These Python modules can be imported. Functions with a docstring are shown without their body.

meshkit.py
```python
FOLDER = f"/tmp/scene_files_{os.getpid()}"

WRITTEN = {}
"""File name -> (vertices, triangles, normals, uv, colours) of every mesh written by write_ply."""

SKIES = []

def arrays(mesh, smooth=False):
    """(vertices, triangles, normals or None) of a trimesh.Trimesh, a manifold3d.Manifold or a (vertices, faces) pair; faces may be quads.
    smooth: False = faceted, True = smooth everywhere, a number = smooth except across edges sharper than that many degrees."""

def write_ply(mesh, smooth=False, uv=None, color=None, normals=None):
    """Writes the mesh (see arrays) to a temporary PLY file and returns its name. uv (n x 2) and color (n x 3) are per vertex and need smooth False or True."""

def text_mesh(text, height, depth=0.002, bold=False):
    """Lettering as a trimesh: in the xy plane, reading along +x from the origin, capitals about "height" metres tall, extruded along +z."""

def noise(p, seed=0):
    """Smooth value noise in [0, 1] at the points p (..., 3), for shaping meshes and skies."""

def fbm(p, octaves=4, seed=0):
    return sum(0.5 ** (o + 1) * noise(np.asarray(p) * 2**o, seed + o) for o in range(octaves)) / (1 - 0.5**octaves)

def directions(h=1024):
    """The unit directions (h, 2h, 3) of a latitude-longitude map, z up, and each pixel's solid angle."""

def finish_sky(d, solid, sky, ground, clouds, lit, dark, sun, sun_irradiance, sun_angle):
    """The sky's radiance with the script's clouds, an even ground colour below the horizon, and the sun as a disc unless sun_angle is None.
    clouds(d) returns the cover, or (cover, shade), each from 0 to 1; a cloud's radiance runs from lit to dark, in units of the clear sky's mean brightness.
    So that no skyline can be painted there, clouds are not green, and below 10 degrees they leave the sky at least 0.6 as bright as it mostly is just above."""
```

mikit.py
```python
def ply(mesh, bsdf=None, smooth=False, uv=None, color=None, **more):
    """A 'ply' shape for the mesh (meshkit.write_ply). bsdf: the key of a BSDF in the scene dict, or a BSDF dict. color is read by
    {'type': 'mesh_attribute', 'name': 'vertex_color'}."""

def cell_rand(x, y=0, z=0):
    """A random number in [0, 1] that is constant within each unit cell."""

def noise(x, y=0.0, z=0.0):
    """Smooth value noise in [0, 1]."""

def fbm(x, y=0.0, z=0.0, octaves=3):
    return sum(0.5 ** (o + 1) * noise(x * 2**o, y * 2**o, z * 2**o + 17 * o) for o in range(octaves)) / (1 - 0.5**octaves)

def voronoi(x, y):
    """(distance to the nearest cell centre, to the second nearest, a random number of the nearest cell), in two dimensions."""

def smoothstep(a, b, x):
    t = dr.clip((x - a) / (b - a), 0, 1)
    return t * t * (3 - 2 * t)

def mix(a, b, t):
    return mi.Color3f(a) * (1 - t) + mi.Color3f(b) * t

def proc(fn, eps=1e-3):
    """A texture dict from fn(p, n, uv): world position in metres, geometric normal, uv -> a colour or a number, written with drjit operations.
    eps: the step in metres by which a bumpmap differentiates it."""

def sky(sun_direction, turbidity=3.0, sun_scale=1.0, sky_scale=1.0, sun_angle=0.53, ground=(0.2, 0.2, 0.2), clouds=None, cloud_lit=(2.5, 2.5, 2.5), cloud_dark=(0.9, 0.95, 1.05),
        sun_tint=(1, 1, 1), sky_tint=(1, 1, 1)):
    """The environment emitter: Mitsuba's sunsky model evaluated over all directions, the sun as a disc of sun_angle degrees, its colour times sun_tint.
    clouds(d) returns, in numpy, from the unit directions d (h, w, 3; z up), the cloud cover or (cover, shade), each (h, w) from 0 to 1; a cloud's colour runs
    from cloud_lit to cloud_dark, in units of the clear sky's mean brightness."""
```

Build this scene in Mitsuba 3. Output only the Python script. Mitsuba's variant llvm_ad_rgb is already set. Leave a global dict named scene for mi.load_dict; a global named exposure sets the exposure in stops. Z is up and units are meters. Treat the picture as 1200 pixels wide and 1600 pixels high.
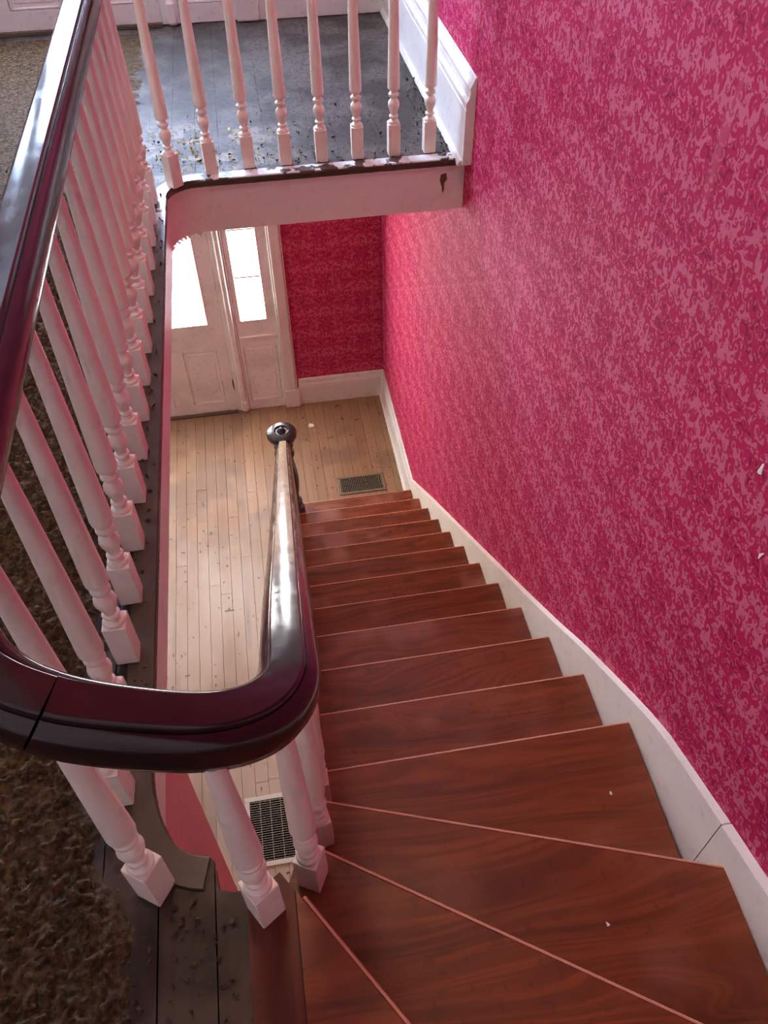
import math, random
import numpy as np, trimesh
import drjit as dr, mitsuba as mi
import mikit, meshkit
from mikit import proc, noise, fbm, voronoi, cell_rand, smoothstep, mix
from shapely.geometry import Polygon, box as sbox, LineString
from shapely.ops import unary_union

scene, labels = {}, {}
T = mi.ScalarTransform4f

# ------------------------------------------------------------------ camera, light levels, exposure
exposure = 0.9
FOCAL = 1273.99                                   # pixels of the 1200 wide frame
CAM = [-0.79107, -0.91103, 4.25020]
ROT = np.array([[0.98618975, -0.16537033, -0.00907897],      # rows: right, down, forward
                [-0.12851491, -0.72952046, -0.67177661],
                [0.10446863, 0.663666, -0.74069815]])
m = np.eye(4)
m[:3, 0], m[:3, 1], m[:3, 2], m[:3, 3] = -ROT[0], -ROT[1], ROT[2], CAM
scene['camera'] = {'type': 'perspective', 'fov': math.degrees(2 * math.atan(600 / FOCAL)), 'fov_axis': 'x',
                   'near_clip': 0.02, 'far_clip': 100.0, 'to_world': T(m.tolist())}
UPPER_GLASS = [14.0, 18.0, 26.0]                   # daylight in the panes of the upper hall door
LOWER_GLASS = [10.6, 10.8, 11.0]                  # daylight in the panes of the front door
FILL_LAMP = [28.0, 20.5, 13.0]                         # added fill globe above the view, for brightness and warmth

# ------------------------------------------------------------------ measures (metres)
R_, G_ = 0.19, 0.263                              # riser, going
H = 2.85                                          # upper floor
YD, YU = 4.186, 3.86                              # front wall below / above
XW = 0.02                                         # right wall plane
XG = -1.112                                       # gallery nosing edge
YL = 2.09                                         # far landing nosing edge
XL, YB = -3.2, -1.8                               # left wall, back wall
CEIL = 5.6
FB = 2.64                                         # underside of the upper floor
UC = np.array([-0.985, -0.29])                    # centre of the well's curved end

# ------------------------------------------------------------------ helpers
def key_of(name):
    if name not in scene and name not in labels:
        return name
    i = 1
    while f'{name}_{i:03d}' in scene or f'{name}_{i:03d}' in labels:
        i += 1
    return f'{name}_{i:03d}'

def put(name, mesh, bsdf, parent=None, smooth=False, label=None, cat=None, group=None, kind=None, **more):
    k = key_of((parent + '__' if parent else '') + name)
    scene[k] = mikit.ply(mesh, bsdf, smooth=smooth, **more) if not isinstance(mesh, dict) else mesh
    tag(k, label, cat, group, kind)
    return k

def thing(name, label, cat, group=None, kind=None):
    k = key_of(name)
    labels[k] = {}
    tag(k, label, cat, group, kind)
    return k

def tag(k, label=None, cat=None, group=None, kind=None):
    d = {n: v for n, v in (('label', label), ('category', cat), ('group', group), ('kind', kind)) if v}
    if d:
        labels[k] = {**labels.get(k, {}), **d}

def bx(x0, x1, y0, y1, z0, z1, c=0.0):
    """a box, its edges chamfered by c"""
    if c <= 0:
        b = trimesh.creation.box((x1 - x0, y1 - y0, z1 - z0))
        b.apply_translation(((x0 + x1) / 2, (y0 + y1) / 2, (z0 + z1) / 2))
        return b
    p = []
    lo, hi = np.array([x0, y0, z0]), np.array([x1, y1, z1])
    c = min(c, 0.45 * (hi - lo).min())
    for sx in (0, 1):
        for sy in (0, 1):
            for sz in (0, 1):
                s = np.array([sx, sy, sz])
                base = np.where(s, hi, lo)
                for a in range(3):
                    q = base + np.where(s, -c, c)
                    q[a] = base[a]
                    p.append(q)
    return trimesh.convex.convex_hull(np.array(p))

def prism(poly, z0, z1):
    if isinstance(poly, (list, np.ndarray)):
        poly = Polygon(poly)
    e = trimesh.creation.extrude_polygon(poly, z1 - z0, engine='earcut')
    e.apply_translation((0, 0, z0))
    return e

def cat_(ms):
    return trimesh.util.concatenate(ms)

def lathe(prof, n=20):
    return trimesh.creation.revolve(np.array(prof, float), sections=n)

def sweep(path, prof, closed_ends=True, up=None):
    """prof (s, u) swept along the 3D path: s along the horizontal side (to the right of travel), u upwards"""
    path = np.asarray(path, float)
    prof = np.asarray(prof, float)
    t = np.gradient(path, axis=0)
    t /= np.linalg.norm(t, axis=1, keepdims=True)
    h = t.copy(); h[:, 2] = 0
    h /= np.linalg.norm(h, axis=1, keepdims=True)
    side = np.stack([h[:, 1], -h[:, 0], 0 * h[:, 0]], 1)
    upv = np.cross(side, t) if up is None else np.tile([0, 0, 1.0], (len(path), 1))
    n, k = len(path), len(prof)
    v = (path[:, None] + prof[None, :, :1] * side[:, None] + prof[None, :, 1:] * upv[:, None]).reshape(-1, 3)
    f = []
    for i in range(n - 1):
        for j in range(k):
            a, b = i * k + j, i * k + (j + 1) % k
            f += [[a, b, b + k], [a, b + k, a + k]]
    f = np.array(f)
    if closed_ends:
        cap = trimesh.creation.triangulate_polygon(Polygon(prof), engine='earcut')
        # map the cap's vertices to the profile's
        idx = np.array([np.argmin(((prof - q) ** 2).sum(1)) for q in cap[0]])
        c = idx[cap[1]]
        f = np.vstack([f, c, c[:, ::-1] + (n - 1) * k])
    mesh = trimesh.Trimesh(v, f, process=False)
    trimesh.repair.fix_normals(mesh)
    return mesh

def sweep_line(p0, p1, prof, up=None, n=2):
    return sweep(np.linspace(p0, p1, n), prof, up=up)

def arc(c, r, a0, a1, n):
    a = np.radians(np.linspace(a0, a1, n))
    return np.stack([c[0] + r * np.cos(a), c[1] + r * np.sin(a)], 1)

# ------------------------------------------------------------------ materials
def principled(name, color, rough=0.5, spec=0.4, bump=None, bscale=1.0, eps=1e-3, **more):
    d = {'type': 'principled', 'base_color': proc(color) if callable(color) else {'type': 'rgb', 'value': color},
         'roughness': proc(rough) if callable(rough) else rough, 'specular': spec, **more}
    d = {'type': 'twosided', 'b': d}
    if bump is not None:
        d = {'type': 'twosided', 'b': {'type': 'bumpmap', 'arbitrary': proc(bump, eps), 'scale': bscale, 'b': d['b']}}
    scene[name] = d
    return name

def paint_fn(base, dirt, amount=1.0, scale=1.0):
    def fn(p, n, uv):
        big = fbm(p.x * 3 * scale, p.y * 3 * scale, p.z * 3 * scale, 3)
        fine = fbm(p.x * 45 * scale, p.y * 45 * scale, p.z * 30 * scale, 3)
        speck = smoothstep(0.80, 0.86, noise(p.x * 120, p.y * 120, p.z * 120))
        t = dr.clip(0.35 * smoothstep(0.45, 0.75, big) + 0.45 * smoothstep(0.60, 0.8, fine) + 0.5 * speck * smoothstep(.4, .7, big), 0, 1) * amount
        return mix(base, dirt, t)
    return fn

principled('mat_white_paint', paint_fn((.74, .70, .64), (.40, .31, .24), .55), .42, .45)
principled('mat_door_paint', paint_fn((.84, .83, .80), (.42, .35, .28), .7, 1.5), .45, .4)
principled('mat_baluster', paint_fn((.80, .71, .60), (.50, .38, .30), .35), .38, .45)
principled('mat_fascia', paint_fn((.76, .66, .62), (.55, .38, .36), .5), .4, .4)
principled('mat_pink_paint', paint_fn((.68, .21, .23), (.5, .13, .15), .6), .5, .35)
principled('mat_stringer', paint_fn((.84, .79, .66), (.45, .38, .3), .35), .38, .45)
principled('mat_plaster', paint_fn((.70, .66, .62), (.5, .44, .4), .6), .7, .2)
principled('mat_seam', (.10, .075, .055), .8, .1)
principled('mat_crack', (.03, .02, .018), .9, .1)

# wallpaper: crimson flock scrolls and leaves on a rose ground, half drop repeat
def curls(x, y, seed):
    """hooked scrolls and buds, one or two to a cell: > 0 inside, in units of the cell"""
    best = mi.Float(-1.0)
    fx, fy = dr.floor(x), dr.floor(y)
    for i in (-1, 0, 1):
        for j in (-1, 0, 1):
            cx, cy = fx + i, fy + j
            q = [cell_rand(cx, cy, seed + k) for k in range(4)]
            dx, dy = x - (cx + .5 + .55 * (q[0] - .5)), y - (cy + .5 + .55 * (q[1] - .5))
            r = dr.sqrt(dx * dx + dy * dy) + 1e-6
            t = dr.atan2(dy, dr.select(q[3] > .5, dx, -dx)) / (2 * dr.pi) + q[2]
            t = t - dr.floor(t)
            R = .24 + .20 * q[3]
            hook = (.05 + .13 * t) - dr.abs(r - R * (.62 + .48 * t))
            hook = dr.select((t > .10) & (t < .93), hook, -1.0)
            ex, ey = dx - R * dr.cos(6.28 * q[2]), dy - R * dr.sin(6.28 * q[2])
            bud = .12 + .06 * q[0] - dr.sqrt(ex * ex + ey * ey)
            best = dr.maximum(best, dr.maximum(hook, dr.maximum(bud, .10 - r)))
    return best

def damask(p):
    u, v = p.x + p.y, p.z
    W, V = 0.28, 0.36
    u = u + (noise(u * 26, v * 26, 3.3) - .5) * .012
    v = v + (noise(u * 26 + 40, v * 26, 7.1) - .5) * .012
    col = dr.floor(u / W)
    a = (u / W - col - .5) * W
    odd = col - 2 * dr.floor(col / 2)
    b = v / V + .5 * odd
    b = (b - dr.floor(b) - .5) * V
    au = dr.abs(a)
    def flower(cx, cy, rr, petals, ph):
        dx, dy = au - cx, b - cy
        r = dr.sqrt(dx * dx + dy * dy) + 1e-5
        th = dr.atan2(dy, dx)
        edge = rr * (.74 + .20 * dr.cos(th * petals + ph) + .10 * dr.cos(th * (2 * petals + 1)))
        return (edge - r) / rr, r, th
    big, r1, t1 = flower(0.0, 0.0, .070, 7, 1.57)
    mid, r2, t2 = flower(W / 2, V / 2 - .012, .056, 6, 0)
    top, r3, t3 = flower(W / 2 - .016, .016, .038, 5, .6)
    low, r4, t4 = flower(.040, -V / 2 + .026, .038, 5, .2)
    mass = dr.maximum(dr.maximum(big, mid), dr.maximum(top, low))
    k = curls(au / .036, b / .041, 11)
    k2 = curls(au / .022 + 9.3, b / .024 + 4.1, 31)
    edge = (noise(u * 160, v * 160, 2.0) - .5) * .10
    shape = dr.maximum(dr.maximum(mass * .8, k + .012), k2 * .7 - .030) + edge
    light = smoothstep(.02, .08, k2 - .02) * smoothstep(.05, .2, mass)          # pale flecks inside the flowers
    d = smoothstep(-.035, .045, shape) * (1 - .75 * light)
    vein = smoothstep(.02, .10, k) * smoothstep(.0, .15, mass)
    return d, vein

def wallpaper(p, n, uv):
    d, vein = damask(p)
    u = p.x + p.y
    wear = fbm(u * 2.2, p.z * 2.2, 1.0, 4)
    streak = fbm(u * 30, p.z * 2.5, 8.0, 3)
    ground = mix((.53, .105, .160), (.47, .092, .152), wear)
    flock = mix((.39, .012, .060), (.33, .011, .058), wear)
    flock = mix(flock, flock * .66, vein)
    c = mix(ground, flock, d)
    scuff = smoothstep(.62, .80, streak) * smoothstep(.45, .7, wear)
    return mix(c, (.58, .16, .2), .25 * scuff)

principled('mat_wallpaper', wallpaper, .7, .08)

# stair timber: red brown stained pine, grain along x
def timber(axis, light, dark, lit_dust=(.40, .18, .13), amount=.34, k=1.0):
    def fn(p, n, uv):
        a, b = (p.x, p.y) if axis == 'x' else (p.y, p.x)
        seed = dr.floor((p.z + .01) / .19) * 7.3
        w = fbm(a * 1.6 * k + seed, b * 7 * k, seed, 3)
        g = fbm(a * 5 * k, b * 110 * k + w * 26, p.z * 6, 3)
        ring = 0.5 + 0.5 * dr.sin((b * 46 + w * 11) * k)
        c = mix(light, dark, dr.clip(.42 * smoothstep(.3, .72, g) + .28 * ring * smoothstep(.35, .7, w) + .12, 0, 1))
        worn = smoothstep(.50, .80, fbm(p.x * 5, p.y * 5, p.z * 3 + 9, 3))
        c = mix(c, lit_dust, amount * worn * (.55 + .8 * smoothstep(-.2, 1.4, p.y)))  # dust increases down the flight to paint in the brighter light there
        stain = smoothstep(.56, .78, fbm(p.x * 9, p.y * 22, p.z * 5 + 4, 4))
        c = mix(c, (.045, .012, .008), .35 * stain)
        speck = smoothstep(.83, .88, noise(p.x * 70, p.y * 70, p.z * 9))
        return mix(c, (.03, .012, .01), .25 * speck)
    return fn

def stair_rough(p, n, uv):
    return .30 + .22 * fbm(p.x * 9, p.y * 9, p.z * 4, 3)

principled('mat_tread', timber('x', (.225, .046, .014), (.075, .013, .005)), stair_rough, .25)
principled('mat_tread_shadow', timber('y', (.11, .020, .009), (.05, .010, .005), amount=.05), .45, .22)  # tread timber darkened to paint in a shadow on the landing
principled('mat_riser', timber('x', (.20, .045, .020), (.09, .018, .008)), .4, .5)
principled('mat_lit_worn_edge', (.50, .22, .14), .5, .4)  # worn arris, with door light caught by the nose painted in

# old floorboards, grain along y; one tone per board
def boards(p, n, uv):
    row = dr.floor((p.x + 10) / .0715)
    t = cell_rand(row, dr.floor((p.y + .8 * cell_rand(row, 5)) / 1.9), 2)
    g = fbm(p.x * 120, p.y * 2.2 + row * 3.1, row, 3)
    w = fbm(p.x * 16, p.y * 1.4, row * .7, 3)
    c = mix((.30, .165, .085), (.19, .095, .045), dr.clip(.6 * g + .5 * (t - .5) + .1, 0, 1))
    wear = smoothstep(.25, .58, fbm(p.x * 2.3, p.y * 1.2, 3.0, 4)) * smoothstep(3.1, 2.0, p.y)  # wear, with the brightly lit zone of the floor painted in paler
    c = mix(c, (.50, .40, .32), .85 * wear)
    grey = smoothstep(.52, .72, w) * wear
    c = mix(c, (.28, .22, .19), .6 * grey)
    dark = smoothstep(.55, .7, fbm(p.x * 3, p.y * 3, 8.0, 3)) * smoothstep(2.2, 3.4, p.y)  # darker blotches towards the door paint in the shade under the landing
    c = mix(c, (.14, .075, .045), .55 * dark)
    spot = smoothstep(.80, .90, fbm(p.x * 40, p.y * 30, 2.0, 2))
    return mix(c, (.05, .035, .025), .8 * spot)

principled('mat_boards', boards, lambda p, n, uv: .34 + .3 * fbm(p.x * 7, p.y * 3, 1.0, 3), .45)

def dirty_boards(p, n, uv):
    g = fbm(p.x * 100, p.y * 3, 2.0, 3)
    d = fbm(p.x * 8, p.y * 8, 4.0, 4)
    c = mix((.042, .022, .012), (.018, .010, .006), g)
    c = mix(c, (.075, .050, .034), .6 * smoothstep(.45, .7, d))
    clod = smoothstep(.66, .74, fbm(p.x * 38, p.y * 38, 1.0, 3))
    return mix(c, (.03, .02, .014), clod)

principled('mat_dirty_boards', dirty_boards, lambda p, n, uv: .36 + .4 * fbm(p.x * 12, p.y * 12, 1.0, 3), .25)

def nosing(p, n, uv):
    g = fbm(p.x * 30, p.y * 30, p.z * 60, 3)
    c = mix((.085, .056, .040), (.040, .025, .018), g)
    paint = smoothstep(.40, .48, fbm(p.x * 28, p.y * 28, 4.0, 3)) * dr.select(n.z > .6, 1.0, 0.0) * smoothstep(1.72, 1.95, p.y)
    return mix(c, (.72, .72, .70), paint)

principled('mat_nosing', nosing, .32, .3)

def dust_floor(p, n, uv):
    d = fbm(p.x * 6, p.y * 6, 4.0, 4)
    f = fbm(p.x * 90, p.y * 90, 2.0, 3)
    c = mix((.045, .038, .031), (.092, .080, .068), smoothstep(.35, .65, d))
    litter = smoothstep(.50, .66, fbm(p.x * 11, p.y * 14, 6.0, 4)) * smoothstep(-.35, -.95, p.x) * smoothstep(2.75, 2.45, p.y)
    c = mix(c, (.30, .25, .19), .6 * litter)
    return mix(c, (.028, .02, .015), .6 * smoothstep(.5, .72, f))

principled('mat_dust_floor', dust_floor, .55, .3)

def crumbs(p, n, uv):
    d = fbm(p.x * 130, p.y * 130, p.z * 130, 3)
    b = fbm(p.x * 7, p.y * 7, 1.0, 3)
    c = mix((.034, .020, .010), (.095, .058, .028), smoothstep(.3, .72, d))
    return mix(c, (.17, .115, .06), .45 * smoothstep(.62, .8, d) * smoothstep(.35, .6, b))

principled('mat_crumbs', crumbs, .8, .15)

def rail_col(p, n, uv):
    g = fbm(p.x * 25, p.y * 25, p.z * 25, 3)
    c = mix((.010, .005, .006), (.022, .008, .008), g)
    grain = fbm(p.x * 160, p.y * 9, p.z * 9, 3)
    worn = smoothstep(.62, .80, n.z + .25 * (grain - .5)) * smoothstep(-.12, .25, p.y) * smoothstep(3.25, 3.0, p.z)  # worn top, with door glare painted in pale along the flight
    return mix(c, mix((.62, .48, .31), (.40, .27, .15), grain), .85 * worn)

def rail_rough(p, n, uv):
    return .15 + .07 * smoothstep(.45, .75, fbm(p.x * 30, p.y * 30, p.z * 30, 3))

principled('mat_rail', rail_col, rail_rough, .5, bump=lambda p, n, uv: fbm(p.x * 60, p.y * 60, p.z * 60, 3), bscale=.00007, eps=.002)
principled('mat_newel', (.022, .016, .016), .22, .6)
principled('mat_metal_brown', (.16, .12, .07), .45, .5)
principled('mat_metal_white', (.62, .60, .54), .45, .45)
principled('mat_grille_bar', (.36, .36, .30), .5, .4)
principled('mat_dark', (.006, .006, .006), .9, .1)
principled('mat_flake', (.80, .74, .66), .6, .3)
principled('mat_straw', (.55, .45, .16), .7, .2)
principled('mat_torn', (.12, .05, .025), .8, .2)
principled('mat_brass', (.55, .40, .18), .3, .5, metallic=1.0)
principled('mat_glass', (.9, .95, .95), .08, .5)

# ------------------------------------------------------------------ the setting: walls, floors, ceilings
k = put('wall_right', bx(XW, XW + .12, YB - .1, YD + .1, -.1, CEIL), 'mat_wallpaper', label='long crimson damask wallpapered wall along the right side of the stairs', kind='structure')
put('wall_front', bx(-.70, XW, YD, YD + .12, -.1, FB), 'mat_wallpaper', label='narrow crimson papered wall between the front door casing and the corner', kind='structure')
put('wall_entry', cat_([bx(XL, -2.45, YD, YD + .12, -.1, FB), bx(-2.45, -.70, YD, YD + .12, 2.55, FB), bx(-2.45, -.7, YD + .13, YD + .2, -.1, FB)]), 'mat_plaster', label='plain wall around and above the front door', kind='structure')
put('wall_upper_front', cat_([bx(XL, -2.46, YU, YU + .12, H, CEIL), bx(-.66, XW, YU, YU + .12, H, CEIL), bx(-2.46, -.66, YU, YU + .12, 5.10, CEIL), bx(-2.46, -.66, YU + .13, YU + .2, H, CEIL)]),
    'mat_plaster', label='white wall at the far end of the upper hall', kind='structure')
put('wall_left', bx(XL - .12, XL, YB - .1, YD + .1, -.1, CEIL), 'mat_plaster', label='plain wall on the left side of the hall', kind='structure')
put('wall_back', bx(XL - .12, XW + .12, YB - .12, YB, -.1, CEIL), 'mat_plaster', label='plain wall behind the top of the stairs', kind='structure')
put('ceiling', bx(XL - .12, XW + .12, YB - .1, YD + .1, CEIL, CEIL + .1), 'mat_plaster', label='plain ceiling of the upper hall', kind='structure')

# outline of the well and stairs in the upper floor
corner = arc((XG + .11, YL - .11), .11, 180, 90, 10)
from scipy.interpolate import make_interp_spline
_q = np.array([(XG, -.10), (XG, -.16), (-1.111, -.215), (-1.095, -.298), (-1.079, -.334), (-1.066, -.354), (-1.043, -.369), (-1.011, -.379)])
_s = np.concatenate([[0], np.cumsum(np.hypot(*np.diff(_q, axis=0).T))])
uend = make_interp_spline(_s, _q, k=2)(np.linspace(0, _s[-1], 18))
notch = [(-1.005, -.382), (-.997, -.432), (-.972, -.439), (-.915, -.433), (-.897, -.421)]
o_dir = np.array([.55, -.83])
o_end = np.array([-.897, -.421]) + o_dir * ((YB + .421) / -.83)
hole = [(XW + .0, YL + .0)] + [tuple(q) for q in corner[::-1]] + [(XG, -.05)] + [tuple(q) for q in uend] + notch + [tuple(o_end), (XW, YB)]
upper = Polygon([(XL, YB), (XW, YB), (XW, YD), (XL, YD)]).difference(Polygon(hole).buffer(0)).buffer(0)
upper = max(getattr(upper, 'geoms', [upper]), key=lambda g: g.area)
slab = upper.buffer(-.018, join_style=2)
put('floor_upper', prism(slab, FB + .01, H - .024), 'mat_crack', label='floor of the upper hall and gallery around the stairwell', kind='structure')
# its boards, cut to the outline: bare ones near the stairs and the dusty ones of the far landing
rng = random.Random(4)
nose_band = .085
body = upper.buffer(0)
i = 0
x = XL
while x < XW - .001:
    x1 = min(x + .0915, XW)
    joint = YB + 1.1 + 1.5 * rng.random()
    for (a, b) in ((YB, joint), (joint, 1.9), (1.9, YU)):
        gp = .0004 if a > 1.5 else .0012
        q = body.intersection(sbox(x + gp, a + gp, x1 - gp, b - gp))
        for g in getattr(q, 'geoms', [q]):
            if g.is_empty or g.area < .0008 or g.geom_type != 'Polygon':
                continue
            put('board', prism(g, H - .024, H - .004 - (.0004 if a > 1.5 else .0016) * rng.random()), 'mat_dust_floor' if g.centroid.y > 1.9 else 'mat_dirty_boards', 'floor_upper')
    x = x1
put('ceiling_lower', prism(slab, FB - .002, FB + .01), 'mat_plaster', label='white ceiling of the lower hall below the upper floor', kind='structure')

# nosing along the edge of the gallery and the far landing
prof_n = [(.0, .0), (-.050, 0), (-.050, -.026), (-.006, -.032), (.0, -.026), (.004, -.014), (.003, -.004)]
path = np.vstack([[(XG, y) for y in np.linspace(-.08, YL - .12, 24)], corner, [(x_, YL) for x_ in np.linspace(XG + .14, XW - .001, 12)]])
gal = np.vstack([uend[::-1], path])
gal3 = np.column_stack([gal, np.full(len(gal), H + .003)])
put('trim_1', sweep(gal3, prof_n, up=1), 'mat_nosing', smooth=40, label='dark nosing board along the gallery floor edge and far landing edge', kind='structure')
# fascia below it, one bent board
prof_f = [(-.018, -.03), (-.036, -.03), (-.036, H * 0 + FB - H - .003), (-.018, FB - H - .003), (-.0175, FB - H + .004)]
fpath = gal3.copy()
put('trim_2', sweep(fpath, prof_f, up=1), 'mat_fascia', smooth=40, label='pale pink fascia board curving below the landing and gallery edge', kind='structure')
# cove bead under the nosing
put('bead', sweep(fpath, [(-.018, -.03), (-.010, -.03), (-.012, -.036), (-.018, -.040)], up=1), 'mat_fascia', 'trim_2')
put('patch', cat_([prism([(-.062 + .4 * a, b) for a, b in [(0, 0), (.05, .004), (.06, -.02), (.03, -.035), (.034, -.06), (.02, -.075), (.012, -.05), (-.012, -.02)]], 0, .004)]).apply_transform(
    trimesh.transformations.translation_matrix((-.012, YL + .0165, 2.785)) @ trimesh.transformations.rotation_matrix(math.pi / 2, (1, 0, 0))), 'mat_torn', 'trim_2', label='torn brown patch at its wall end')
fl = []
for q in range(9):
    a = math.radians(175 - 9 * q)
    c = np.array([XG + .11 + .128 * math.cos(a), YL - .11 + .128 * math.sin(a), FB])
    s = .006 + .008 * rng.random()
    fl.append(trimesh.Trimesh(c + np.array([[-s, 0, 0], [s, 0, 0], [rng.uniform(-s, s), .002, -s * 1.5], [0, .004, -s * .3]]), [[0, 1, 2], [0, 2, 3], [1, 3, 2], [0, 3, 1]]))
put('paint_flakes', cat_(fl), 'mat_fascia', 'trim_2', kind='stuff')

# walls at the lower level below the gallery and the stairs
put('wall_well', bx(-1.25, -1.13, YB, .0, 0, FB), 'mat_pink_paint', label='rose painted wall below the gallery at the near end of the well', kind='structure')

# lower floor boards
put('floor', bx(XL, XW, YB, YD, -.08, -.016), 'mat_crack', label='lower hall floor of narrow worn boards running to the front door', kind='structure')
rng = random.Random(9)
row = math.floor((XL + 10) / .0715)
while row * .0715 - 10 < XW:
    x0, x1 = max(row * .0715 - 10, XL), min((row + 1) * .0715 - 10, XW)
    cuts = [YB, .3 + 1.0 * rng.random(), 2.2 + 1.2 * rng.random(), YD]
    for a, b in zip(cuts, cuts[1:]):
        h = -.0005 - .0015 * rng.random()
        if x1 - x0 > .004:
            put('board', bx(x0 + .0007, x1 - .0007, a + .0006, b - .0006, -.016, h, .0008), 'mat_boards', 'floor')
    row += 1

# baseboards
base = [(0, 0), (.024, 0), (.024, .006), (.022, .165), (.019, .170), (.022, .176), (.022, .186), (.015, .196), (.011, .212), (.012, .222), (.006, .236), (0, .240)]
shoe = [(0.02, 0), (.040, 0), (.037, .010), (.030, .018), (.02, .020)]
k = put('baseboard_front', sweep_line((XW, YD, 0), (-.655, YD, 0), [(-a, b) for a, b in base], up=1), 'mat_white_paint', label='tall white baseboard below the wallpaper beside the front door', kind='structure')
k = put('baseboard_right', sweep_line((XW, 2.94, 0), (XW, YD, 0), [(-a, b) for a, b in base], up=1), 'mat_white_paint', label='white baseboard on the right wall between the bottom step and the corner', kind='structure')
put('shoe_moulding', sweep_line((XW, 2.94, 0), (XW, YD, 0), [(-a, b) for a, b in shoe], up=1), 'mat_white_paint', k)
ub = [(0, 0), (.034, 0), (.034, .195), (.031, .200), (.034, .206), (.034, .222), (.024, .236), (.020, .256), (.022, .270), (.010, .294), (.006, .305), (0, .308)]
k = put('baseboard_upper', sweep_line((XW, 2.02, H + .004), (XW, YU, H + .004), [(-a, b) for a, b in ub], up=1), 'mat_white_paint', label='tall moulded white baseboard on the right wall of the far landing', kind='structure')
put('shoe_moulding', sweep_line((XW, 2.03, H), (XW, YU, H), [(-a - .012, b) for a, b in shoe], up=1), 'mat_white_paint', k)
put('baseboard_left', sweep_line((XL, YU, H), (XL, YB, H), [(-a, b) for a, b in base], up=1), 'mat_white_paint', label='white baseboard along the left wall of the gallery', kind='structure')
put('baseboard_upper_front', sweep_line((XW, YU, H), (-.655, YU, H), [(-a, b) for a, b in ub], up=1), 'mat_white_paint', label='white baseboard on the far wall right of the upper hall door', kind='structure')

# ------------------------------------------------------------------ front door with sidelights (lower) and the upper hall door
def pane(name, x0, x1, z0, z1, y, parent, light, label=None):
    g = bx(x0, x1, y - .003, y + .003, z0, z1)
    return put(name, g, 'mat_glass', parent, label=label, emitter={'type': 'area', 'radiance': {'type': 'rgb', 'value': light}})

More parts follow.
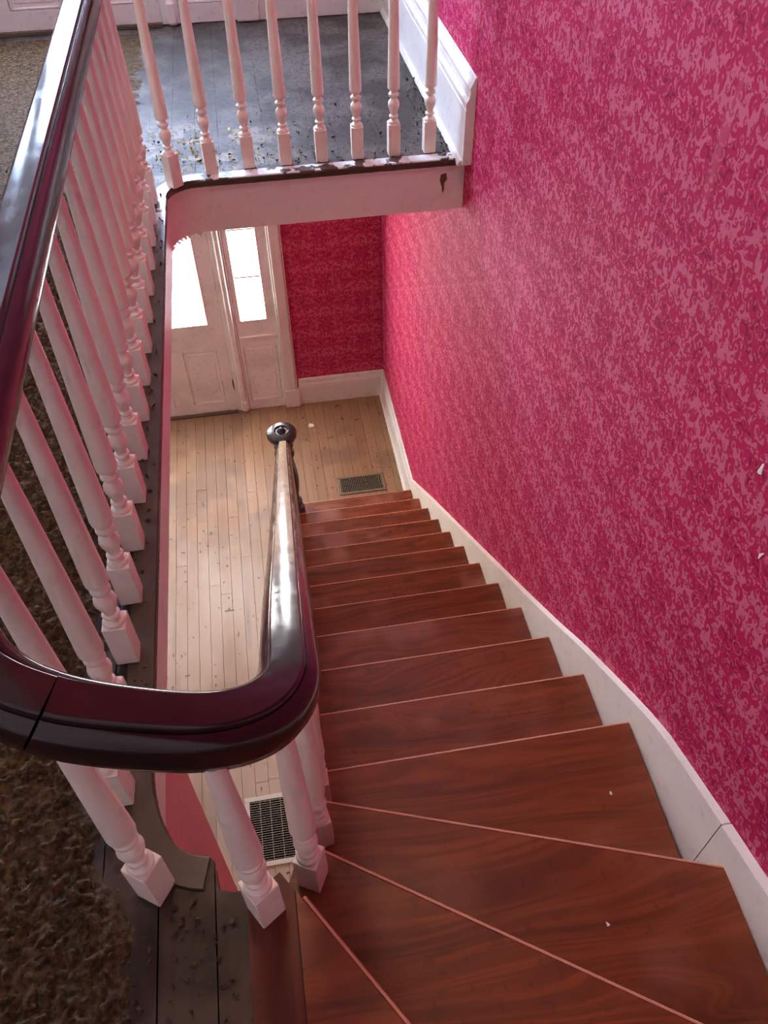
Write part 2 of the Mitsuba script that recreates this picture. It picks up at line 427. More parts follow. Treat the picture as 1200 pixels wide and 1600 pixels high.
def frame_rect(x0, x1, z0, z1, y0, y1, w, c=.003):
    """moulding: four mitred strips around an opening"""
    return cat_([bx(x0 - w, x0, y0, y1, z0 - w, z1 + w, c), bx(x1, x1 + w, y0, y1, z0 - w, z1 + w, c), bx(x0, x1, y0, y1, z0 - w, z0, c), bx(x0, x1, y0, y1, z1, z1 + w, c)])

def raised_panel(x0, x1, z0, z1, yf, parent):
    """recessed field with a raised centre and moulding, facing -y; yf = face of the frame"""
    p = put('panel', cat_([bx(x0 - .003, x1 + .003, yf + .010, yf + .022, z0 - .003, z1 + .003), bx(x0 + .028, x1 - .028, yf + .004, yf + .013, z0 + .028, z1 - .028, .006)]), 'mat_door_paint', parent)
    put('seam', frame_rect(x0 + .003, x1 - .003, z0 + .003, z1 - .003, yf + .007, yf + .011, .0035, 0), 'mat_seam', p)
    put('moulding', frame_rect(x0 + .012, x1 - .012, z0 + .012, z1 - .012, yf + .0015, yf + .012, .010), 'mat_door_paint', p)
    return p

def stile_frame(x0, x1, z0, z1, y0, y1, holes):
    """a slab in the xz plane with openings, between y0 and y1"""
    poly = sbox(x0, z0, x1, z1)
    for h in holes:
        poly = poly.difference(sbox(h[0], h[2], h[1], h[3]))
    e = trimesh.creation.extrude_polygon(poly, y1 - y0, engine='earcut')
    v = e.vertices.copy()
    e.vertices = np.stack([v[:, 0], y1 - v[:, 2], v[:, 1]], 1)
    trimesh.repair.fix_normals(e)
    return e

def entrance(n, Y, Z, light, what, gz0, gtop):
    yf = Y - .012
    d = thing(f'door_{n}', f'old white panelled {what} with a tall bright glass pane', None, kind='structure')
    holes = [(-1.86, -1.25, Z + gz0, Z + gtop), (-1.48, -1.232, Z + .10, Z + .60), (-1.868, -1.62, Z + .10, Z + .60)]
    put('frame', stile_frame(-1.955, -1.152, Z + .012, Z + gtop + .16, yf, yf + .035, holes), 'mat_door_paint', d)
    for h in holes[1:]:
        raised_panel(*h, yf, d)
    put('glazing_bead', frame_rect(-1.85, -1.26, Z + gz0 + .01, Z + gtop - .01, yf - .004, yf + .012, .012), 'mat_white_paint', d)
    pane('pane', -1.86, -1.25, Z + gz0, Z + gtop, yf + .02, d, light, 'bright daylit glass pane')
    hinge = bx(-1.158, -1.149, yf - .008, yf + .004, Z + .22, Z + .31, .002)
    put('hinge', hinge, 'mat_crack', d, label='dark hinge at the door edge')
    put('hinge', bx(-1.158, -1.149, yf - .008, yf + .004, Z + 1.75, Z + 1.84, .002), 'mat_crack', d)
    kn = lathe([(0, 0), (.010, 0), (.012, .03), (.026, .045), (.028, .06), (.018, .072), (0, .075)], 16)
    kn.apply_transform(trimesh.transformations.translation_matrix((-1.91, yf, Z + .92)) @ trimesh.transformations.rotation_matrix(math.pi / 2, (1, 0, 0)))
    put('knob', kn, 'mat_brass', d, smooth=40)
    for j, (s0, s1) in enumerate(((-1.055, -.765), (-2.345, -2.055))):
        w = thing(f'window_{n if j == 0 else n + 2}', f'white sidelight window with stacked bright panes {"right" if j == 0 else "left"} of the {what}', None, kind='structure')
        p0, p1 = (s0 + .027, s1 - .062) if j == 0 else (s0 + .062, s1 - .027)
        zs = [Z + gz0, Z + gtop]
        q0, q1 = (s0 + .02, s1 - .025)
        put('frame', stile_frame(s0, s1, Z + .0, Z + gtop + .16, yf, yf + .035, [(p0, p1, *zs), (q0, q1, Z + .085, Z + .60)]), 'mat_door_paint', w)
        raised_panel(q0, q1, Z + .085, Z + .60, yf, w)
        put('sill', bx(s0, s1, yf - .014, yf + .01, Z + .655, Z + .69, .004), 'mat_white_paint', w)
        put('glazing_bead', frame_rect(p0 + .008, p1 - .008, zs[0] + .008, zs[1] - .008, yf - .003, yf + .012, .010), 'mat_white_paint', w)
        nz = max(2, round((zs[1] - zs[0]) / .35))
        for i_ in range(nz):
            a = zs[0] + (zs[1] - zs[0]) * i_ / nz
            b = zs[0] + (zs[1] - zs[0]) * (i_ + 1) / nz
            pane('pane', p0, p1, a, b, yf + .02, w, light, 'bright daylit glass pane')
            if i_:
                put('muntin', bx(p0, p1, yf + .004, yf + .025, a - .0055, a + .0055, .002), 'mat_white_paint', w)
    t = thing(f'trim_{n + 2}', f'white casing with posts around the {what} and its sidelights', None, kind='structure')
    for (a, b, c) in ((-.765, -.665, 1), (-2.445, -2.345, 1)):
        put('casing', cat_([bx(a, b, yf - .022, Y + .02, Z, Z + gtop + .30, .005), bx(a + .014, b - .014, yf - .030, yf, Z + .18, Z + gtop + .18, .004), bx(a + .03, a + .036, yf - .033, yf - .02, Z + .18, Z + gtop + .18)]), 'mat_white_paint', t)
        put('plinth', bx(a - .008, b + .010, yf - .040, Y, Z, Z + .17, .006), 'mat_white_paint', t)
        put('seam', bx(b - .010, b - .008, yf - .0235, yf - .018, Z + .17, Z + gtop + .18), 'mat_seam', t)
    for a, b in ((-1.150, -1.058), (-2.052, -1.958)):
        c = (a + b) / 2
        put('post', cat_([bx(a, b, yf - .008, Y + .02, Z, Z + gtop + .2, .004), bx(c - .012, c + .030, yf - .026, yf, Z + .12, Z + gtop + .2, .010), bx(c - .016, c + .036, yf - .036, yf, Z, Z + .11, .012)]), 'mat_door_paint', t)
        put('seam', bx(c + .033, c + .0355, yf - .0095, yf - .004, Z + .11, Z + gtop + .18), 'mat_seam', t)
    put('head', bx(-2.46, -.65, yf - .03, Y + .02, Z + gtop + .16, Z + gtop + .32, .006), 'mat_white_paint', t)
    put('threshold', prism([(-1.958, yf - .03), (-1.15, yf - .03), (-1.15, Y + .02), (-1.958, Y + .02)], Z - .002, Z + .012), 'mat_seam', t)

entrance(1, YD, 0.0, LOWER_GLASS, 'front door', .815, 2.235)
entrance(2, YU, H, UPPER_GLASS, 'upper hall door', .72, 2.06)
put('backing', bx(-2.45, -.66, YD + .06, YD + .065, 0, 2.4), 'mat_dark', 'wall_entry')
put('backing', bx(-2.45, -.66, YU + .06, YU + .065, H, H + 2.3), 'mat_dark', 'wall_upper_front')

# ------------------------------------------------------------------ staircase
st = thing('staircase', 'red-brown wooden winder staircase descending along the crimson wall to the lower hall', 'staircase')
NT = .028
XS0, XS1 = -.868, -.002
def nose_edge(a, b, z, inset=.0):
    """thin worn, painted-lit strip along the top arris of a nosing from a to b (plan), z = top"""
    a, b = np.array(a, float), np.array(b, float)
    d = (b - a) / np.linalg.norm(b - a)
    n_ = 14
    pts = np.column_stack([np.linspace(a[0], b[0], n_), np.linspace(a[1], b[1], n_), np.full(n_, z)])
    return pts

def tread(poly, z, a, b):
    """poly: plan outline; its nosing runs from a to b (plan), left to right"""
    a, b = np.array(a, float), np.array(b, float)
    d = (b - a) / np.linalg.norm(b - a)
    out = np.array([-d[1], d[0]])                       # towards the lower side
    tk = put('tread', prism(poly, z - NT, z), 'mat_tread', st)
    pts = nose_edge(a, b, z)
    # rounded nose in front of the board, with its worn top arris, door light painted into it
    rn = NT / 2
    prof = [(0, 0)] + [(-rn * .75 * math.sin(t), -rn + rn * math.cos(t)) for t in np.linspace(.0, math.pi, 9)]
    nm = sweep(pts - [0, 0, 0], prof[1:], up=1)
    put('nosing', nm, 'mat_tread', tk, smooth=50)
    we = sweep(pts + np.array([out[0], out[1], 0]) * .0035 + [0, 0, .0001], [(.0012, .0005), (-.0018, .0003), (-.0042, -.0014), (-.004, -.003), (.001, -.001)], up=1)
    put('lit_worn_edge', we, 'mat_lit_worn_edge', tk)
    return tk

def riser(a, b, z0, z1, off=.022):
    a, b = np.array(a, float), np.array(b, float)
    d = (b - a) / np.linalg.norm(b - a)
    back = np.array([d[1], -d[0]])
    q = [a + back * off, b + back * off, b + back * (off + .016), a + back * (off + .016)]
    put('riser', prism(Polygon(q), z0, z1), 'mat_riser', st)

# straight flight: nosings 1..12 (12 = at y 0)
for i in range(1, 13):
    y = (12 - i) * G_
    z = i * R_
    if i < 12:
        tread([(XS0, y), (XS1, y), (XS1, y - G_ - .03), (XS0, y - G_ - .03)], z, (XS0, y), (XS1, y))
    riser((XS0 + .03, y), (XS1, y), (i - 1) * R_, z - NT)
# winders
mA, mB = np.array([-.866, -.140]), np.array([XS1, -.4405])
nA, nB = np.array([-.866, -.308]), np.array([XS1, -.8790])
oA, oB = np.array([-.897, -.421]), o_end
def back(a, b, s):
    d = (b - a) / np.linalg.norm(b - a)
    return np.array([d[1], -d[0]]) * s
tread([(XS0, 0), (XS1, 0), mB + back(mA, mB, .03), mA + back(mA, mB, .03)], 12 * R_, (XS0, 0), (XS1, 0))
tread([mA, mB, nB + back(nA, nB, .03), nA + back(nA, nB, .03)], 13 * R_, mA, mB)
riser(mA, mB, 12 * R_, 13 * R_ - NT)
tread([nA, nB, (XS1, YB + .002), (o_end[0], YB + .002), oA + back(oA, oB, .03)], 14 * R_, nA, nB)
riser(nA, nB, 13 * R_, 14 * R_ - NT)
riser(oA, oB, 14 * R_, H - NT)
# landing board: bare red timber from the top nosing to the dirty floor
o_n = np.array([-o_dir[1], o_dir[0]]) / np.linalg.norm(o_dir)
lp = Polygon([oA, oB, (-.60, YB + .002), (-.953, YB + .002), (-.953, -.436)]).intersection(upper)
shade_x = -.8745  # edge of the cast shadow, painted as darker timber to its left
tread(lp.intersection(sbox(shade_x + .0008, -3, 1, 1)), H + .0015, oA + (oB - oA) * .035, oB)
put('shaded_landing_board', prism(lp.intersection(sbox(-2, -3, shade_x - .0008, 1)), H - .02, H + .0005), 'mat_tread_shadow', st, label='board at the top of the stairs with a shadow painted into its colour')

# wall stringer: two boards with a joint, eased top edge
top = [(-1.79, 3.02), (-1.3, 2.93), (-.9, 2.79), (-.7, 2.672), (-.507, 2.592), (-.377, 2.544), (-.26, 2.497), (-.10, 2.432), (.019, 2.358), (.187, 2.243), (.329, 2.144), (.49, 2.020), (.60, 1.938), (1.003, 1.645), (1.659, 1.175), (2.293, .722), (2.94, .246)]
def wall_board(pts_top, zlow, x0, x1):
    from scipy.interpolate import PchipInterpolator
    ys = np.array([q[0] for q in pts_top]); zs = np.array([q[1] for q in pts_top])
    yy = np.unique(np.concatenate([np.linspace(ys[0], ys[-1], 60)]))
    zz = PchipInterpolator(ys, zs)(yy)
    poly = Polygon(list(zip(yy, zz)) + [(yy[-1], max(0, zz[-1] - zlow)), *[(a, max(0.0, b - zlow)) for a, b in zip(yy[::-1], zz[::-1])]]).buffer(0)
    e = trimesh.creation.extrude_polygon(poly, x1 - x0, engine='earcut')
    v = e.vertices
    e.vertices = np.stack([x0 + v[:, 2], v[:, 0], v[:, 1]], 1)
    trimesh.repair.fix_normals(e)
    return e
def cut_top(lo, hi):
    from scipy.interpolate import PchipInterpolator
    f = PchipInterpolator([q[0] for q in top], [q[1] for q in top])
    return [(y, float(f(y))) for y in np.linspace(lo, hi, 40)]
put('wall_stringer', wall_board(cut_top(-.372, 2.94), .48, .0, XW - .0005), 'mat_stringer', st, label='long white board against the wallpaper')
put('wall_stringer', wall_board(cut_top(-1.79, -.3755), .48, -.003, XW - .0005), 'mat_stringer', st, label='upper white board after the joint')
put('joint', bx(-.0012, .012, -.3752, -.3722, 2.20, 2.538), 'mat_crack', st, label='dark open joint between the two boards')
# cap bead of the stringer
def bead(lo, hi):
    q = np.array([(XW - .008, y, z) for y, z in cut_top(lo, hi)])
    return sweep(q, [(-.010, -.006), (.0075, -.006), (.0075, .0005), (-.007, .0005), (-.010, -.003)])
put('stringer_cap', bead(-.372, 2.93), 'mat_stringer', st)
put('stringer_cap', bead(-1.79, -.3755), 'mat_stringer', st)
# outer stringer with sawtooth top, and the panelled spandrel below it
saw = []
for i in range(1, 13):
    y = (12 - i) * G_
    saw += [(y - .02, (i - 1) * R_), (y - .02, i * R_ - NT)]
saw += [(-.30, 12 * R_ - NT), (-.30, 12 * R_ - .36), (-.02, 11 * R_ - .28), (2.70, .0)]
sp = Polygon(saw).buffer(0)
e = trimesh.creation.extrude_polygon(sp, .03, engine='earcut')
v = e.vertices
e.vertices = np.stack([-.85 + v[:, 2], v[:, 0], v[:, 1]], 1)
trimesh.repair.fix_normals(e)
put('outer_stringer', e, 'mat_fascia', st)
put('wall_spandrel', prism([(-.817, -.2), (-.793, -.2), (-.793, 2.5), (-.817, 2.5)], 0, .01), 'mat_fascia', label='foot strip below the outer side of the stairs', kind='structure')
ss = Polygon([(-.9, 0), (2.62, 0), (-.02, 11 * R_ - .27), (-.3, 12 * R_ - .34), (-.9, 12 * R_ - .34)])
e = trimesh.creation.extrude_polygon(ss, .02, engine='earcut')
v = e.vertices
e.vertices = np.stack([-.815 + v[:, 2], v[:, 0], v[:, 1]], 1)
trimesh.repair.fix_normals(e)
put('panel', e, 'mat_pink_paint', 'wall_spandrel')
# curved inner string of the winders around the end of the well
cin = arc(UC, .135, 372, 268, 16)
put('curved_string', sweep(np.column_stack([cin, np.linspace(12 * R_ - .06, 14 * R_ - .04, 16)]), [(0, -.26), (.016, -.26), (.016, .0), (0, .0)], up=1), 'mat_fascia', st)

# ------------------------------------------------------------------ railings
def rail_profile(k=1.2):
    right = [(.016, -.040), (.021, -.040), (.0245, -.030), (.0300, -.023), (.0335, -.012), (.0342, 0), (.0330, .010), (.0298, .0185), (.0252, .0245), (.0212, .0268), (.0196, .0262), (.0190, .0300), (.0180, .0330), (.0165, .0345), (.008, .0352), (0, .0355)]
    pts = right + [(-a, b) for a, b in right[::-1][1:]]
    return np.array(pts) * k
RP = rail_profile()
RZ = H + .752                                        # centre height of the gallery rail
RXG, RXS = -1.160, -.828
URC = np.array([(RXG + RXS) / 2, -.285])
URR = (RXS - RXG) / 2
UY, URY, UN, UDROP = -.315, .140, 2.7, .30         # the bend: a squarish half turn in plan
NX, NY = -.825, 2.80                                # newel
Y_END, Z_END = NY - .045, .862
Z_U = RZ - UDROP
def stair_rail_z(y):
    return Z_U + (Z_END - Z_U) * (y - UY) / (Y_END - UY)
ang = np.radians(np.linspace(180, 360, 60))
cx_, sx_ = np.cos(ang), np.sin(ang)
ux = (RXG + RXS) / 2 + (RXS - RXG) / 2 * np.sign(cx_) * np.abs(cx_) ** (2 / UN)
uy = UY + URY * np.sign(sx_) * np.abs(sx_) ** (2 / UN)
dd = np.concatenate([[0], np.cumsum(np.hypot(np.diff(ux), np.diff(uy)))])
from scipy.interpolate import PchipInterpolator, CubicSpline
Y_JOINT = -.20
gal_path = np.array([(RXG, y, RZ) for y in np.linspace(YL + .075 - .12, Y_JOINT, 40)])
corner_r = arc((RXG + .12, YL + .075 - .12), .12, 90, 180, 10)
# plan of the bend resampled evenly; height falls smoothly from the gallery's level to the flight's slope
plan = np.vstack([[(RXG, y) for y in np.linspace(Y_JOINT - .003, UY + .02, 5)], np.column_stack([ux, uy]), [(RXS, y) for y in np.linspace(UY + .02, .3, 26)]])
sl = np.concatenate([[0], np.cumsum(np.hypot(*np.diff(plan, axis=0).T))])
s_in, s_out = sl[4] - .02, sl[4 + 60]
zf = PchipInterpolator([-.5, 0, s_in, s_in + .25 * (s_out - s_in), s_in + .6 * (s_out - s_in), s_out, sl[-1], sl[-1] + .4],
                       [RZ, RZ, RZ - .004, RZ - .065, RZ - .17, Z_U, stair_rail_z(.3), stair_rail_z(.7)])
se = np.linspace(0, sl[-1], 110)
pe = np.column_stack([np.interp(se, sl, plan[:, 0]), np.interp(se, sl, plan[:, 1])])
from scipy.ndimage import gaussian_filter1d
pe[2:-2] = gaussian_filter1d(pe, 1.3, axis=0, mode='nearest')[2:-2]
u_path = np.vstack([np.column_stack([pe, zf(se)]), [(RXS + (NX - RXS) * max(0, (y - 2) / (Y_END - 2)), y, stair_rail_z(y)) for y in np.linspace(.33, Y_END, 50)]])
def rail_wobble(path, amp=.0006):
    q = path.copy()
    q += (meshkit.noise(np.column_stack([path[:, 0] * 9, path[:, 1] * 9, path[:, 2] * 9])) - .5)[:, None] * np.array([amp, amp, amp])
    return q
_full = np.vstack([gal_path, u_path])
_full = _full[np.concatenate([[True], np.linalg.norm(np.diff(_full, axis=0), axis=1) > .003])]
_j = int(np.argmax((_full[:, 1] < -.35) & (_full[:, 0] > -1.075)))
_t = _full[_j] - _full[_j - 1]
gal_path, u_tail = _full[:_j], np.vstack([_full[_j - 1] + .0004 * _t / np.linalg.norm(_t) + [0, 0, .0005], _full[_j:]])
g_r = thing('gallery_railing', 'long balustrade with glossy black handrail along the left side of the stairwell', 'railing')
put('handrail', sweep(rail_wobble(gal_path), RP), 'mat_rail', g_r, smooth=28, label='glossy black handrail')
l_r = thing('landing_railing', 'pink-white balustrade along the far landing below the upper hall door', 'railing')
land_path = np.vstack([[(x_, YL + .075, RZ) for x_ in np.linspace(XW, RXG + .13, 20)], np.column_stack([corner_r[:-1], np.full(9, RZ)])])
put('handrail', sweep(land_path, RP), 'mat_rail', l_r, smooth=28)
s_r = thing('stair_railing', 'stair balustrade with dark handrail bending round the well and descending to a newel post', 'railing')
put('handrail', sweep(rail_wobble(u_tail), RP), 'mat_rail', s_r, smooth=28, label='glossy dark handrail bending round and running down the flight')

# balusters
BW = .0225
def baluster(length, rot=0.0, shear=0.0):
    bh = .122
    parts = []
    b = bx(-BW, BW, -BW, BW, 0, bh - .004, .0018)
    parts.append(b)
    prof = [(0, bh - .006), (.0215, bh - .006), (.0222, bh - .002), (.0200, bh + .003), (.0150, bh + .006), (.0112, bh + .010), (.0112, bh + .014), (.0165, bh + .0165), (.0178, bh + .020), (.0165, bh + .0235),
            (.0118, bh + .026), (.0122, bh + .031), (.0160, bh + .042), (.0202, bh + .054), (.0216, bh + .063), (.0200, bh + .071), (.0150, bh + .078), (.0112, bh + .082), (.0112, bh + .087), (.0170, bh + .0895), (.0196, bh + .0945), (.0190, bh + .100),
            (.0140, bh + .1045), (.0112, bh + .107), (.0114, bh + .112), (.0200, bh + .1145), (.0222, bh + .118), (.0227, bh + .124)]
    z0 = bh + .124
    for t in np.linspace(.08, 1, 9):
        prof.append((.0225 - .0105 * t ** 1.1, z0 + (length - z0) * t))
    prof.append((0, length))
    l = lathe(prof, 20)
    mesh = cat_([b, l])
    if rot:
        mesh.apply_transform(trimesh.transformations.rotation_matrix(rot, (0, 0, 1)))
    return mesh
_cache = {}
def put_baluster(parent, x, y, z, ztop, rot=0.0, lean=(0, 0)):
    L = round(ztop - z, 3)
    kk = (L,)
    if kk not in _cache:
        _cache[kk] = mikit.ply(baluster(L), 'mat_baluster', smooth=35)
    k_ = key_of(parent + '__baluster')
    M = T().translate([x, y, z]).rotate([0, 0, 1], rot)
    if lean != (0, 0):
        M = M @ T([[1, 0, lean[0], 0], [0, 1, lean[1], 0], [0, 0, 1, 0], [0, 0, 0, 1]])
    scene[k_] = {**_cache[kk], 'to_world': M}
rng = random.Random(3)
for i in range(-2, 14):
    put_baluster(g_r, RXG - .001, .050 + .1463 * i, H + .003, RZ - .040, rng.uniform(-2, 2))
for i, x_ in enumerate([-1.078, -.945, -.803, -.664, -.527, -.390, -.250, -.113]):
    yy = [2.06, 2.145, 2.168][min(i, 2)]
    put_baluster(l_r, x_, yy, H + .003, RZ - .040, [38, 8, 0, 0, 0, 0, 0, 0][i] + rng.uniform(-2, 2))
# around the well end and down the flight
def rail_under(x_, y_):
    j = np.argmin(((u_path[:, :2] - [x_, y_]) ** 2).sum(1))
    return u_path[j, 2] - .036
for (x_, y_, z_, rot) in ((-1.098, -.412, H - .003, 56), (-.922, -.474, H + .0005, 33), (-.850, -.375, 14 * R_, 62), (-.830, -.232, 13 * R_, 12), (-.823, -.062, 12 * R_, 0)):
    put_baluster(s_r, x_, y_, z_, rail_under(x_, y_), rot)
for i in range(11, 0, -1):
    y = (12 - i) * G_
    for o in (.030, .158):
        if i == 1 and o < .1:
            continue
        yy = y - o
        if yy < 2.62:
            put_baluster(s_r, -.828, yy, i * R_, rail_under(-.828, yy), 0)
# newel: turned post standing on the bottom step's end
npz = 0.0
prof = [(0, 0), (.086, 0), (.088, .01), (.088, .26), (.080, .27), (.064, .285), (.060, .30), (.074, .315), (.076, .33), (.062, .345), (.056, .36), (.062, .42), (.068, .48), (.070, .54), (.064, .62), (.052, .70), (.048, .74),
        (.060, .755), (.062, .77), (.050, .785), (.048, .81), (.058, .825), (.060, .84), (.050, .85)]
nw = put('newel_post', lathe(prof + [(0, .85)], 28).apply_transform(trimesh.transformations.translation_matrix((NX, NY, npz))), 'mat_newel', s_r, smooth=35, label='turned black newel post at the foot of the stairs')
capp = [(0, .85), (.044, .85), (.050, .865), (.062, .878), (.080, .895), (.090, .915), (.092, .930), (.086, .946), (.074, .955), (.060, .959), (.044, .960), (.040, .955), (.036, .950), (.028, .950), (.022, .958), (.016, .968), (.010, .974), (0, .976)]
put('cap', lathe(capp, 36).apply_transform(trimesh.transformations.translation_matrix((NX, NY, npz))), 'mat_newel', nw, smooth=30, label='round mushroom cap with a small button')

# ------------------------------------------------------------------ floor registers
def register(name, x0, x1, y0, y1, fw, n, along, mat, barmat, label, z=.0):
    t = thing(name, label, 'floor register')
    f = cat_([bx(x0, x1, y0, y0 + fw, z - .003, z + .006, .002), bx(x0, x1, y1 - fw, y1, z - .003, z + .006, .002), bx(x0, x0 + fw, y0 + fw, y1 - fw, z - .003, z + .006, .002), bx(x1 - fw, x1, y0 + fw, y1 - fw, z - .003, z + .006, .002)])
    put('frame', f, mat, t)
    put('opening', bx(x0 + fw * .8, x1 - fw * .8, y0 + fw * .8, y1 - fw * .8, z - .001, z + .0006), 'mat_dark', t, label='dark opening behind the bars')
    a0, a1, b0, b1 = x0 + fw, x1 - fw, y0 + fw, y1 - fw
    for i in range(n):
        if along == 'y':
            c = a0 + (a1 - a0) * (i + .5) / n
            put('bar', bx(c - .0022, c + .0022, b0, b1, z, z + .004), barmat, t)
        else:
            c = b0 + (b1 - b0) * (i + .5) / n
            put('bar', bx(a0, a1, c - .0012, c + .0012, z, z + .004), barmat, t)
    return t, (a0, a1, b0, b1)
register('floor_register', -.476, -.137, 3.108, 3.290, .020, 24, 'y', 'mat_metal_brown', 'mat_metal_brown', 'small brown slotted floor register in the boards before the bottom step')
t, (a0, a1, b0, b1) = register('floor_register', -1.268, -1.000, .612, .985, .026, 26, 'x', 'mat_metal_white', 'mat_grille_bar', 'pale framed black grille in the floor, seen past the balusters at the bend')
for i in range(1, 4):
    c = a0 + (a1 - a0) * i / 4
    put('cross_bar', bx(c - .0014, c + .0014, b0, b1, .001, .0045), 'mat_grille_bar', t)

# ------------------------------------------------------------------ crumbled carpet backing on the gallery floor, and litter
def clods():
    res = .0045
    xs = np.arange(-2.0, -1.10, res); ys = np.arange(-1.1, 3.75, res)
    X, Y = np.meshgrid(xs, ys, indexing='ij')
    P2 = np.stack([X, Y, 0 * X], -1)
    base_ = meshkit.fbm(P2 * 9, 3, 5)
    n1 = meshkit.fbm(P2 * 38, 3, 1)
    n2 = meshkit.fbm(P2 * 85 + 7, 2, 2)
    edge = np.full_like(X, -1.213) + .05 * (meshkit.noise(P2 * np.array([0, 14, 0])) - .5) + .04 * (meshkit.noise(P2 * np.array([0, 45, 0]), 3) - .5)
    edge = np.where(Y < -.25, -1.225 + (-.25 - Y) * .36 + .06 * (meshkit.noise(P2 * 17) - .5), edge)
    m_ = np.clip((edge - X) / .05, 0, 1)
    thin = np.clip((2.35 - Y) / .9, .12, 1)
    ridge = 1 - np.abs(2 * n1 - 1)
    n3 = meshkit.fbm(P2 * 60 + 3, 3, 9)
    r2 = (1 - np.abs(2 * n3 - 1)) ** 3
    h = .003 + .010 * base_ + .016 * r2 * n1 + .026 * np.maximum(n2 - .46, 0) * 2 + .011 * np.maximum(meshkit.noise(P2 * 150 + 2, 4) * .6 + meshkit.noise(P2 * 95 + 5, 6) * .6 - .35, 0)
    Z = H - .005 + (h * thin) * m_ - .004 * (1 - m_)
    V = np.stack([X, Y, Z], -1).reshape(-1, 3)
    nx, ny = X.shape
    i, j = np.meshgrid(np.arange(nx - 1), np.arange(ny - 1), indexing='ij')
    a = (i * ny + j).ravel()
    keep = (m_[:-1, :-1].ravel() + m_[1:, 1:].ravel()) > 0
    a = a[keep]
    F = np.vstack([np.stack([a, a + ny, a + ny + 1], 1), np.stack([a, a + ny + 1, a + 1], 1)])
    me = trimesh.Trimesh(V, F, process=False)
    me.remove_unreferenced_vertices()
    return me
put('debris', clods(), 'mat_crumbs', smooth=True, label='brown crumbled carpet backing and dirt covering the gallery floor', cat='debris', kind='stuff')

def shards(pts, smin, smax, seed, flat=.5):
    r = np.random.default_rng(seed)
    vs, fs, at = [], [], 0
    base_v = np.array([[1, 0, 0], [-1, 0, 0], [0, 1, 0], [0, -1, 0], [0, 0, 1], [0, 0, -1.0]])
    base_f = np.array([[0, 2, 4], [2, 1, 4], [1, 3, 4], [3, 0, 4], [2, 0, 5], [1, 2, 5], [3, 1, 5], [0, 3, 5]])
    for q in pts:
        s = r.uniform(smin, smax)
        M = trimesh.transformations.random_rotation_matrix(r.random(3))[:3, :3]
        v_ = (base_v * [1, r.uniform(.35, .8), flat] * s * r.uniform(.7, 1.3, (6, 1))) @ M.T
        v_[:, 2] -= v_[:, 2].min()
        vs.append(v_ + q); fs.append(base_f + at); at += 6
    return trimesh.Trimesh(np.vstack(vs), np.vstack(fs), process=False)
r = np.random.default_rng(12)
pts = []
while len(pts) < 2600:
    y = r.uniform(-1.1, 2.3)
    e_ = -1.20 if y > -.25 else -1.225 + (-.25 - y) * .36
    x_ = e_ - abs(r.normal(0, .30)) + .03
    if x_ > -2.1:
        pts.append((x_, y, H + .006))
put('clod', shards(pts, .003, .010, 2), 'mat_crumbs', 'debris', kind='stuff')
pts = []
while len(pts) < 420:                                 # loose crumbs on the far landing, most near its edge and baseboard
    x_ = r.uniform(-1.25, -.02); y = YL + .04 + abs(r.normal(0, .22))
    if r.random() < .3:
        x_, y = -.03 - abs(r.normal(0, .03)), r.uniform(2.05, 2.9)
    if y < 3.4:
        pts.append((x_, y, H - .001))
for q in range(130):                                  # and along the gallery nosing
    pts.append((r.uniform(-1.2, -1.12), r.uniform(-.2, 2.0), H + .003))
for q in range(40):
    pts.append((r.uniform(-1.08, -.97), r.uniform(-.62, -.44), H - .001))
put('debris', shards(pts, .003, .009, 5), 'mat_crumbs', label='scattered dark crumbs on the far landing and along the floor edges', cat='debris', kind='stuff')
pts = [(r.uniform(-1.15, -.95), r.uniform(2.16, 2.45), H) for _ in range(60)] + [(r.uniform(-1.3, -.5), r.uniform(2.15, 2.6), H) for _ in range(50)]
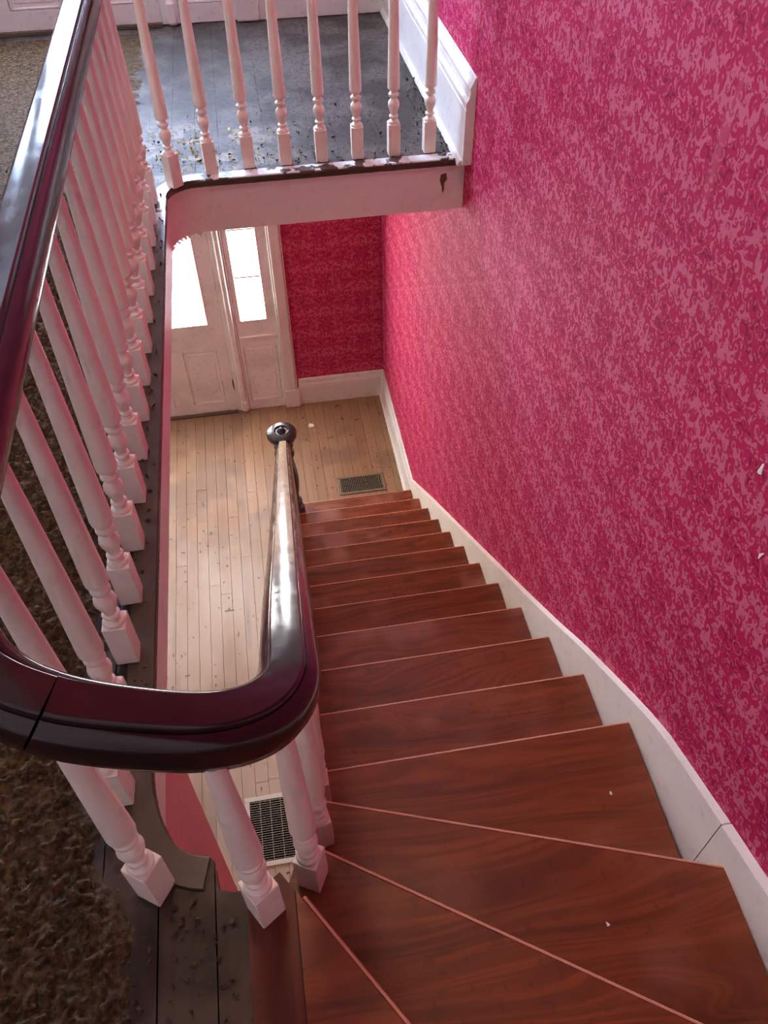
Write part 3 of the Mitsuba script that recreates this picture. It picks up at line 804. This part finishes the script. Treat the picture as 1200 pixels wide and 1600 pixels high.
put('debris', shards(pts, .004, .012, 6, .15), 'mat_straw', label='pale yellowish straw scraps on the far landing near its rounded corner', cat='debris', kind='stuff')

def chip(x_, y, z, s, label, normal='z', group=None, seed=1, cat='paint chip'):
    r_ = np.random.default_rng(seed)
    a = np.sort(r_.uniform(0, 2 * np.pi, 6))
    poly = Polygon(np.stack([np.cos(a) * s * r_.uniform(.4, .8, 6), np.sin(a) * s * r_.uniform(.8, 1.4, 6)], 1)).convex_hull
    e_ = trimesh.creation.extrude_polygon(poly, .0016, engine='earcut')
    if normal == 'x':
        e_.vertices = np.stack([-e_.vertices[:, 2], e_.vertices[:, 0], e_.vertices[:, 1]], 1)
        trimesh.repair.fix_normals(e_)
    e_.apply_translation((x_, y, z))
    return put(cat.replace(' ', '_'), e_, 'mat_flake', label=label, cat=cat, group=group)
chip(-.601, 3.893, -.0005, .030, 'white paint flake lying on the lower floor between newel post and front door', seed=4)
chip(-.115, -.172, 12 * R_, .005, 'tiny white flake on the first wide winder tread near the wall', seed=5)
chip(-.281, -.502, 13 * R_, .006, 'tiny white flake on the wide winder tread near the bottom right of the photo', seed=6)
chip(XW, -.017, 3.238, .012, 'upper of two pale torn bits of wallpaper at the right edge of the photo', 'x', seed=7, cat='wallpaper scrap')
chip(XW, -.109, 3.108, .012, 'lower of two pale torn bits of wallpaper at the right edge of the photo', 'x', seed=8, cat='wallpaper scrap')

# ------------------------------------------------------------------ added ceiling lamp, unseen, to brighten and warm the hall
cl = thing('added_ceiling_lamp', 'added round white globe lamp on the unseen upper hall ceiling for fill light', 'lamp')
LX, LY, LZ = -.95, .55, CEIL
put('canopy', lathe([(0, -.03), (.06, -.03), (.075, -.01), (.08, 0), (0, 0)], 28).apply_transform(trimesh.transformations.translation_matrix((LX, LY, LZ))), 'mat_brass', cl, smooth=40)
gl = trimesh.creation.icosphere(3, .14)
gl.apply_translation((LX, LY, LZ - .16))
put('globe', gl, 'mat_plaster', cl, smooth=True, emitter={'type': 'area', 'radiance': {'type': 'rgb', 'value': FILL_LAMP}})
